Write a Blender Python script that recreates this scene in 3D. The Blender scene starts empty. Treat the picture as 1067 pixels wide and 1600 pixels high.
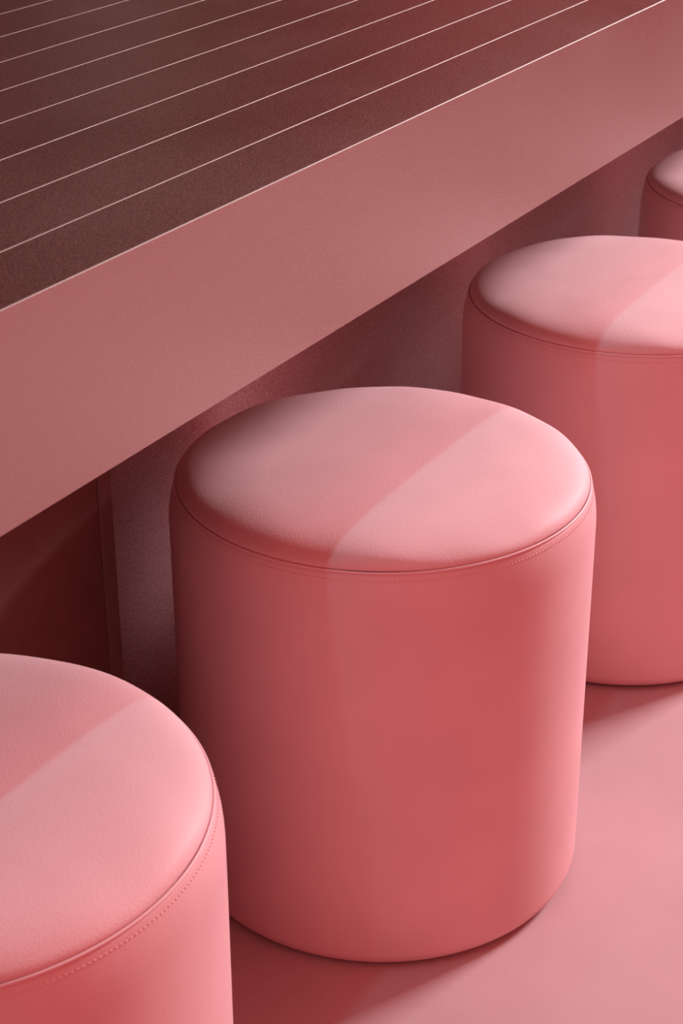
import bpy, bmesh, math, random
from mathutils import Vector, Matrix, noise

random.seed(7)
S = bpy.context.scene
COL = S.collection
PI = math.pi

# ------------------------------------------------------------------ camera
YAW, PITCH, ROLL = 0.5329, 0.4670, -0.0042
CAM = Vector((-1.3191, -1.2204, 1.1391))
cam = bpy.data.cameras.new('camera')
cam_o = bpy.data.objects.new('camera', cam)
COL.objects.link(cam_o)
fwd = Vector((math.cos(PITCH) * math.cos(YAW), math.cos(PITCH) * math.sin(YAW), -math.sin(PITCH)))
rt0 = Vector((math.sin(YAW), -math.cos(YAW), 0))
up0 = rt0.cross(fwd)
rt = math.cos(ROLL) * rt0 + math.sin(ROLL) * up0
up = -math.sin(ROLL) * rt0 + math.cos(ROLL) * up0
M = Matrix((rt, up, -fwd)).transposed().to_4x4()
M.translation = CAM
cam_o.matrix_world = M
cam.sensor_fit = 'HORIZONTAL'
cam.sensor_width = 36.0
cam.lens = 2832.8 / 1067 * 36.0
cam.clip_start = 0.05
cam.dof.use_dof = True
cam.dof.focus_distance = 1.62
cam.dof.aperture_fstop = 25
S.camera = cam_o

# ------------------------------------------------------------------ light
S.view_settings.view_transform = 'Standard'
S.view_settings.look = 'None'
S.view_settings.gamma = 1.0
S.view_settings.use_curve_mapping = False
S.view_settings.exposure = 0.0

w = bpy.data.worlds.new('world')
S.world = w
w.use_nodes = True
bg = w.node_tree.nodes['Background']
bg.inputs['Color'].default_value = (0.67, 0.150, 0.142, 1)
bg.inputs['Strength'].default_value = 1.12


def aim(o, target):
    o.rotation_euler = (Vector(target) - o.location).to_track_quat('-Z', 'Y').to_euler()


def area(name, loc, target, sx, sy, power, color):
    l = bpy.data.lights.new(name, 'AREA')
    l.shape = 'RECTANGLE'
    l.size, l.size_y = sx, sy
    l.energy = power
    l.color = color
    o = bpy.data.objects.new(name, l)
    COL.objects.link(o)
    o.location = loc
    aim(o, target)
    return o


# gridded softbox as key light, throwing the floor shadows from far down the counter, on the seat side
soft = area('key_softbox', (3.32, -1.90, 2.19), (0.1, -0.55, 0.3), 0.84, 0.48, 53, (0.87, 0.89, 0.925))
soft.data.spread = math.radians(90)
# thin linear ceiling lamp running above the counter: throws the counter's edge on the seats
lamp_o = area('linear_lamp', (0.3, -0.280, 2.6), (0.3, -0.280, 0.0), 5.0, 0.03, 17, (0.22, 0.80, 0.86))
lamp_o.rotation_euler = (0, 0, 0)


# ------------------------------------------------------------------ helpers
def nodes(name):
    m = bpy.data.materials.new(name)
    m.use_nodes = True
    nt = m.node_tree
    return m, nt, nt.nodes['Principled BSDF']


def N(nt, kind, **kw):
    n = nt.nodes.new(kind)
    for k, v in kw.items():
        if k in n.inputs:
            n.inputs[k].default_value = v
        else:
            setattr(n, k, v)
    return n


def bump(nt, bsdf, height, strength, dist, prev=None):
    b = N(nt, 'ShaderNodeBump')
    b.inputs['Strength'].default_value = strength
    b.inputs['Distance'].default_value = dist
    nt.links.new(height, b.inputs['Height'])
    if prev:
        nt.links.new(prev.outputs['Normal'], b.inputs['Normal'])
    nt.links.new(b.outputs['Normal'], bsdf.inputs['Normal'])
    return b


def ramp(nt, fac, stops):
    r = N(nt, 'ShaderNodeValToRGB')
    cr = r.color_ramp
    while len(cr.elements) < len(stops):
        cr.elements.new(0.5)
    for e, (p, c) in zip(cr.elements, stops):
        e.position = p
        e.color = (*c, 1)
    nt.links.new(fac, r.inputs['Fac'])
    return r


def leather(name, col, rough=0.5, grain=1.0):
    m, nt, b = nodes(name)
    tc = N(nt, 'ShaderNodeTexCoord')
    v = N(nt, 'ShaderNodeTexVoronoi', feature='SMOOTH_F1', Scale=560.0)
    v.inputs['Smoothness'].default_value = 0.6
    n2 = N(nt, 'ShaderNodeTexNoise', Scale=9.0, Detail=3.0)
    nt.links.new(tc.outputs['Object'], v.inputs['Vector'])
    nt.links.new(tc.outputs['Object'], n2.inputs['Vector'])
    c2 = tuple(min(1, x * 1.06) for x in col)
    c1 = tuple(x * 0.95 for x in col)
    r = ramp(nt, n2.outputs['Fac'], [(0.3, c1), (0.7, c2)])
    nt.links.new(r.outputs['Color'], b.inputs['Base Color'])
    b.inputs['Roughness'].default_value = rough
    b.inputs['Specular IOR Level'].default_value = 0.36
    p = bump(nt, b, n2.outputs['Fac'], 0.15, 0.002)
    bump(nt, b, v.outputs['Distance'], 0.35 * grain, 0.0005, p)
    return m


def metal(name, col, rough, grain, scale, speck=0.25):
    m, nt, b = nodes(name)
    tc = N(nt, 'ShaderNodeTexCoord')
    n1 = N(nt, 'ShaderNodeTexNoise', Scale=scale, Detail=2.0, Roughness=0.6)
    n2 = N(nt, 'ShaderNodeTexNoise', Scale=5.0, Detail=3.0)
    for n in (n1, n2):
        nt.links.new(tc.outputs['Object'], n.inputs['Vector'])
    lo = tuple(x * (1 - speck) for x in col)
    hi = tuple(min(1, x * (1 + speck)) for x in col)
    r = ramp(nt, n1.outputs['Fac'], [(0.3, lo), (0.7, hi)])
    nt.links.new(r.outputs['Color'], b.inputs['Base Color'])
    b.inputs['Metallic'].default_value = 1.0
    mr = N(nt, 'ShaderNodeMapRange')
    mr.inputs['From Min'].default_value = 0.3
    mr.inputs['From Max'].default_value = 0.7
    mr.inputs['To Min'].default_value = rough - 0.03
    mr.inputs['To Max'].default_value = rough + 0.03
    nt.links.new(n2.outputs['Fac'], mr.inputs['Value'])
    nt.links.new(mr.outputs['Result'], b.inputs['Roughness'])
    if grain:
        bump(nt, b, n1.outputs['Fac'], grain, 0.0006)
    return m


def plain(name, col, rough, nscale=40.0, amp=0.08, bmp=0.1, metallic=0.0):
    m, nt, b = nodes(name)
    tc = N(nt, 'ShaderNodeTexCoord')
    n1 = N(nt, 'ShaderNodeTexNoise', Scale=nscale, Detail=5.0)
    nt.links.new(tc.outputs['Object'], n1.inputs['Vector'])
    r = ramp(nt, n1.outputs['Fac'], [(0.3, tuple(x * (1 - amp) for x in col)), (0.7, tuple(min(1, x * (1 + amp)) for x in col))])
    nt.links.new(r.outputs['Color'], b.inputs['Base Color'])
    b.inputs['Roughness'].default_value = rough
    b.inputs['Metallic'].default_value = metallic
    if bmp:
        bump(nt, b, n1.outputs['Fac'], bmp, 0.001)
    return m


PINK = (0.74, 0.42, 0.435)
M_SEAT = leather('pink_vinyl_seat', PINK, 0.60, 0.6)
M_BODY = leather('pink_vinyl_body', PINK, 0.58, 0.25)
M_WELT = leather('pink_vinyl_welt', tuple(x * 1.05 for x in PINK), 0.45, 0.2)
M_THREAD = plain('pink_thread', (0.80, 0.42, 0.40), 0.7, 300, 0.05, 0)
M_FOOT = plain('black_plastic', (0.02, 0.012, 0.012), 0.6)
M_TOP = metal('blasted_metal_top', (0.43, 0.335, 0.310), 0.30, 0.85, 700, 0.38)  # colour specks stand in for sparkle off the grain
M_FACE = metal('blasted_metal_face', (0.50, 0.395, 0.365), 0.30, 0.6, 900, 0.08)  # same metal as the top, lighter and less specked for its brighter reflection
M_EDGE = metal('polished_metal_edge', (0.30, 0.22, 0.20), 0.60, 0.0, 300, 0.04)
M_BASE = metal('blasted_metal_base', (1.0, 0.74, 0.75), 0.32, 0.7, 560, 0.42)
M_PANEL = plain('dark_lacquer_panel', (0.17, 0.068, 0.062), 0.65, 60, 0.06, 0.04)
M_POST = plain('dark_lacquer_strip', (0.21, 0.11, 0.10), 0.35, 60, 0.05, 0.03)
M_INSIDE = plain('dark_carcass', (0.05, 0.025, 0.024), 0.7)


def floor_material():
    m, nt, b = nodes('pink_resin_floor')
    tc = N(nt, 'ShaderNodeTexCoord')
    n1 = N(nt, 'ShaderNodeTexNoise', Scale=6.0, Detail=6.0, Roughness=0.6)
    n2 = N(nt, 'ShaderNodeTexNoise', Scale=260.0, Detail=3.0)
    for n in (n1, n2):
        nt.links.new(tc.outputs['Object'], n.inputs['Vector'])
    c = (0.55, 0.33, 0.34)
    r = ramp(nt, n1.outputs['Fac'], [(0.3, tuple(x * 0.93 for x in c)), (0.7, tuple(x * 1.05 for x in c))])
    nt.links.new(r.outputs['Color'], b.inputs['Base Color'])
    b.inputs['Roughness'].default_value = 0.8
    b.inputs['Specular IOR Level'].default_value = 0.2
    p = bump(nt, b, n1.outputs['Fac'], 0.08, 0.003)
    bump(nt, b, n2.outputs['Fac'], 0.18, 0.0006, p)
    return m


M_FLOOR = floor_material()
M_REFL_GREEN = plain('reflect_green', (0.32, 0.98, 0.86), 0.8, 3, 0.1, 0.1)  # pale green, mirrored in the metal top as a greyish patch
M_REFL_ROSE = plain('reflect_rose', (0.48, 0.33, 0.31), 0.8, 3, 0.1, 0.1)  # pink, tints the reflection towards the right of the top
M_WALL = plain('maroon_plaster', (0.140, 0.095, 0.090), 0.8, 3, 0.12, 0.1)


def link(name, bm, mat, parent=None, smooth=False):
    me = bpy.data.meshes.new(name)
    bm.normal_update()
    bm.to_mesh(me)
    bm.free()
    mats = mat if isinstance(mat, (list, tuple)) else [mat]
    for x in mats:
        me.materials.append(x)
    if smooth:
        for p in me.polygons:
            p.use_smooth = True
    o = bpy.data.objects.new(name, me)
    COL.objects.link(o)
    if parent:
        o.parent = parent
    return o


def box(bm, x0, x1, y0, y1, z0, z1, bev=0.0, seg=2):
    r = bmesh.ops.create_cube(bm, size=1.0)
    vs = r['verts']
    for v in vs:
        v.co = Vector((x0 + (v.co.x + .5) * (x1 - x0), y0 + (v.co.y + .5) * (y1 - y0), z0 + (v.co.z + .5) * (z1 - z0)))
    if bev:
        es = list({e for v in vs for e in v.link_edges})
        bmesh.ops.bevel(bm, geom=es, offset=bev, segments=seg, affect='EDGES', profile=0.5)


def lathe(bm, prof, n=128, fn=None):
    """revolve (r, z) pairs; r==0 closes with a pole."""
    rings = []
    for (r, z) in prof:
        if r == 0:
            rings.append([bm.verts.new((0, 0, z + (fn(0, 0, z)[1] if fn else 0)))])
            continue
        ring = []
        for i in range(n):
            a = 2 * PI * i / n
            dr, dz = fn(a, r, z) if fn else (0, 0)
            ring.append(bm.verts.new(((r + dr) * math.cos(a), (r + dr) * math.sin(a), z + dz)))
        rings.append(ring)
    for A, B in zip(rings, rings[1:]):
        for i in range(n):
            j = (i + 1) % n
            if len(A) == 1 and len(B) == 1:
                continue
            if len(A) == 1:
                bm.faces.new((A[0], B[j], B[i]))
            elif len(B) == 1:
                bm.faces.new((A[i], A[j], B[0]))
            else:
                bm.faces.new((A[i], A[j], B[j], B[i]))
    bmesh.ops.recalc_face_normals(bm, faces=bm.faces)


def prism_x(bm, prof, x0, x1, edge_set=()):
    """extrude a closed (y, z) outline along x; faces of segments in edge_set get material 1."""
    A = [bm.verts.new((x0, y, z)) for y, z in prof]
    B = [bm.verts.new((x1, y, z)) for y, z in prof]
    n = len(prof)
    for i in range(n):
        j = (i + 1) % n
        f = bm.faces.new((A[i], A[j], B[j], B[i]))
        f.material_index = 1 if i in edge_set else 0
    bm.faces.new(A)
    bm.faces.new(list(reversed(B)))
    bmesh.ops.recalc_face_normals(bm, faces=bm.faces)


def tag(o, label, cat, group=None):
    o['label'] = label
    o['category'] = cat
    if group:
        o['group'] = group


# ------------------------------------------------------------------ setting
bm = bmesh.new()
box(bm, -3.5, 12.0, -5.5, 2.7, -0.05, 0.0)
o = link('floor', bm, M_FLOOR)
o['kind'] = 'structure'
bm = bmesh.new()
box(bm, -3.5, 12.0, 2.6, 2.7, 0.0, 5.0)
o = link('wall_back', bm, M_WALL)
o['kind'] = 'structure'

for i, (x, wd, m) in enumerate([(3.55, 0.42, M_REFL_GREEN), (7.2, 4.0, M_REFL_ROSE)]):  # added unseen slabs, there only to colour reflections in the counter top
    bm = bmesh.new()
    box(bm, x - wd / 2, x + wd / 2, 2.48, 2.6, 0.0, 5.0, 0.004)
    o = link('reflect_slab_%d' % (i + 1), bm, m)
    o['kind'] = 'structure'

# ------------------------------------------------------------------ counter
FY = -0.4990          # plane of the counter's front face
HC = 0.745            # top surface
HA = 0.1494           # height of the front face
PW = 0.0733           # plank module
GAP = 0.0007
X0, X1 = -1.9, 3.6
RB = 0.0008           # rounded edge radius
NPL = 14
counter = bpy.data.objects.new('counter', None)
COL.objects.link(counter)
counter.location = (0, 0, 0)
tag(counter, 'long matt metal counter with fine pale seams along its top, above the pink poufs', 'counter')


def arc(cy, cz, r, a0, a1, n):
    return [(cy + r * math.cos(a0 + (a1 - a0) * i / n), cz + r * math.sin(a0 + (a1 - a0) * i / n)) for i in range(n + 1)]


def plank_bm(y0, y1):
    """plank between y0 (front) and y1 (back), both top edges rounded"""
    n = 6
    prof = [(y0, HC - 0.025)] + [(y1, HC - 0.025)]
    prof += arc(y1 - RB * .6, HC - RB * .6, RB * .6, 0, PI / 2, 3)
    s = len(prof)
    prof += arc(y0 + RB, HC - RB, RB, PI / 2, PI, n)
    b = bmesh.new()
    prism_x(b, prof, X0, X1, set(range(s, s + n)))
    return b


# front piece: one folded sheet, first top strip and the deep front face
n = 6
yb = FY + PW - GAP
prof = [(FY, HC - HA), (FY + 0.018, HC - HA), (FY + 0.018, HC - 0.025), (yb, HC - 0.025)]
prof += arc(yb - RB * .6, HC - RB * .6, RB * .6, 0, PI / 2, 3)
s = len(prof)
prof += arc(FY + RB * 1.3, HC - RB * 1.3, RB * 1.3, PI / 2, PI, n)
bm = bmesh.new()
prism_x(bm, prof, X0, X1, set(range(s, s + n)))
fascia = link('fascia', bm, [M_TOP, M_EDGE, M_FACE], counter)
for p in fascia.data.polygons:
    if p.normal.y < -0.99:
        p.material_index = 2
for k in range(1, NPL):
    link('plank', plank_bm(FY + PW * k, FY + PW * (k + 1) - GAP), [M_TOP, M_EDGE], counter)
YBK = FY + PW * NPL
bm = bmesh.new()
box(bm, X0, X1, YBK, YBK + 0.018, HC - HA, HC, 0.001)
link('back_fascia', bm, M_TOP, counter)
bm = bmesh.new()
box(bm, X0, X1, FY + 0.0185, YBK - 0.0005, HC - 0.05, HC - 0.0255)
link('subtop', bm, M_INSIDE, counter)
# recessed base
BY = -0.255
bm = bmesh.new()
box(bm, -1.7, 3.4, BY + 0.02, BY + 0.46, 0.0, HC - 0.0505)
link('carcass', bm, M_INSIDE, counter)
bm = bmesh.new()
box(bm, -0.1119, 3.4, BY, BY + 0.0195, 0.0, HC - 0.051, 0.0008)
link('base_panel', bm, M_BASE, counter)['label'] = 'grainy metal cladding of the base'
bm = bmesh.new()
box(bm, -1.7, -0.1341, BY - 0.004, BY + 0.0195, 0.0, HC - 0.051, 0.0015)
link('end_panel', bm, M_PANEL, counter)['label'] = 'smooth dark maroon panel of the base'
bm = bmesh.new()
box(bm, -0.1325, -0.1126, BY - 0.004, BY + 0.0195, 0.0, HC - 0.051, 0.0015)
link('corner_post', bm, M_POST, counter)['label'] = 'narrow dark upright strip at the panel edge'

# ------------------------------------------------------------------ stools
RS, RBD, ZS, ZT = 0.1908, 0.1978, 0.4172, 0.4405


def q_arc(r0, z0, r1, z1, n, conv=True):
    """quarter ellipse from (r0,z0) going vertical first, ending horizontal at (r1,z1)"""
    out = []
    for i in range(n + 1):
        t = PI / 2 * i / n
        out.append((r1 + (r0 - r1) * math.cos(t), z0 + (z1 - z0) * math.sin(t)))
    return out


def body_r(z):
    """outer radius of the side cover at height z (near the top it leans in to the seam)"""
    zb = 0.376
    if z <= zb:
        return RBD
    t = (z - zb) / (ZS - zb)
    return RBD - (RBD - RS - 0.0004) * t ** 2.2


def wob_body(a, r, z):
    k = max(0.0, (z - 0.33) / (ZS - 0.33)) * max(0.0, (ZS - z) / 0.03 if z > ZS - 0.03 else 1)
    return (0.0010 * k * noise.noise(Vector((math.cos(a) * 3.5, math.sin(a) * 3.5, z * 14))), 0)


def wob_seat(a, r, z):
    if r == 0:
        return (0, 0)
    t = r / RS
    k = max(0.0, t - 0.45) / 0.55
    e = 1.0 if t < 0.97 else max(0.0, (1.003 - t) / 0.033)
    v = Vector((math.cos(a) * 3.2 * t, math.sin(a) * 3.2 * t, 1.7))
    return (0, 0.0026 * k * e * noise.noise(v))


def build_stool():
    root = bpy.data.objects.new('pouf', None)
    COL.objects.link(root)
    # recessed foot, black so the shadow gap at the floor reads dark
    bm = bmesh.new()
    lathe(bm, [(0, 0.0), (0.184, 0.0), (0.184, 0.0035), (0.178, 0.012), (0, 0.012)], 96)
    link('foot_plate', bm, M_FOOT, root)['label'] = 'black recessed foot ring'
    # side cover
    prof = [(0.174, 0.0040), (0.186, 0.0036)]
    for i in range(1, 8):
        t = PI / 2 * i / 7
        prof.append((0.186 + (RBD - 0.186) * math.sin(t), 0.0036 + 0.016 * (1 - math.cos(t))))
    for z in (0.06, 0.12, 0.18, 0.24, 0.30, 0.34, 0.36, 0.37):
        prof.append((body_r(z), z))
    for i in range(1, 13):
        z = 0.37 + (ZS - 0.0006 - 0.37) * i / 12
        prof.append((body_r(z), z))
    prof += [(RS - 0.0014, ZS - 0.0002), (RS - 0.004, ZS - 0.0012), (RS - 0.02, ZS - 0.004)]
    bm = bmesh.new()
    lathe(bm, prof, 160, wob_body)
    body = link('body', bm, M_BODY, root, True)
    # seat cushion: tight roll at the rim, then an almost flat crown
    prof = [(RS - 0.02, ZS - 0.002), (RS - 0.0035, ZS - 0.0004), (RS - 0.0011, ZS + 0.0005)]
    RI = RS - 0.0006
    z0 = ZS + 0.0008
    for i in range(1, 34):
        p = math.cos(PI / 2 * (i / 34) ** 1.0)
        if i < 4:
            p = 1 - (1 - math.cos(PI / 2 * 4 / 34)) * (i / 4) ** 3
        prof.append((RI * p, z0 + 0.0045 * (1 - p ** 3) + (ZT - z0 - 0.0045) * math.sqrt(max(0, 1 - p ** 7))))
    prof.append((0, ZT))
    bm = bmesh.new()
    lathe(bm, prof, 160, wob_seat)
    link('seat', bm, M_SEAT, root, True)
    # welt around the seam
    bm = bmesh.new()
    c = (RS + 0.0003, ZS - 0.0001)
    ring = [(c[0] + 0.0012 * math.cos(t), c[1] + 0.0012 * math.sin(t)) for t in [2 * PI * i / 10 for i in range(11)]]
    lathe(bm, ring, 160)
    bmesh.ops.remove_doubles(bm, verts=bm.verts, dist=1e-6)
    link('welt', bm, M_WELT, root, True)
    # one row of stitches below the welt
    bm = bmesh.new()
    ns = 300
    z = ZS - 0.0068
    r = body_r(z) + 0.0002
    for i in range(ns):
        a = 2 * PI * i / ns
        ln = 2 * PI * r / ns * 0.62
        m = Matrix.Rotation(a, 4, 'Z') @ Matrix.Translation((r, 0, z)) @ Matrix.Diagonal((0.0005, ln / 2, 0.0005, 1))
        bmesh.ops.create_icosphere(bm, subdivisions=1, radius=1.0, matrix=m)
    st = link('stitching', bm, M_THREAD, root, True)
    st['kind'] = 'stuff'
    st['label'] = 'pale row of stitches under the seam'
    return root


def dup(root):
    r = root.copy()
    COL.objects.link(r)
    for ch in list(root.children):
        c = ch.copy()
        COL.objects.link(c)
        c.parent = r
    return r


SPOTS = [
    (0.0000, -0.4864, 0.0, 'round pink vinyl pouf seen whole in the middle, partly under the counter edge'),
    (-0.6035, -0.4762, 1.3, 'nearest round pink pouf, cut off at lower left before the dark panel'),
    (0.5658, -0.5036, 2.4, 'round pink vinyl pouf directly behind the whole middle one, cut by the right edge'),
    (1.0832, -0.5174, 4.0, 'farthest pink vinyl pouf, only a sliver showing at the upper right edge'),
    (-1.1900, -0.4700, 3.1, 'pink vinyl pouf first of the row, just outside the lower left corner'),  # this and the next two: unseen, added to continue the row and darken reflections
    (1.6150, -0.5300, 5.1, 'pink vinyl pouf next beyond the farthest one in view, just outside the right edge'),
    (2.1500, -0.5400, 0.7, 'pink vinyl pouf last of the row, well outside the right edge'),
]
proto = build_stool()
for i, (x, y, a, lab) in enumerate(SPOTS):
    r = proto if i == 0 else dup(proto)
    r.location = (x, y, 0)
    r.rotation_euler = (0, 0, a)
    tag(r, lab, 'pouf', 'round pink poufs along the counter')
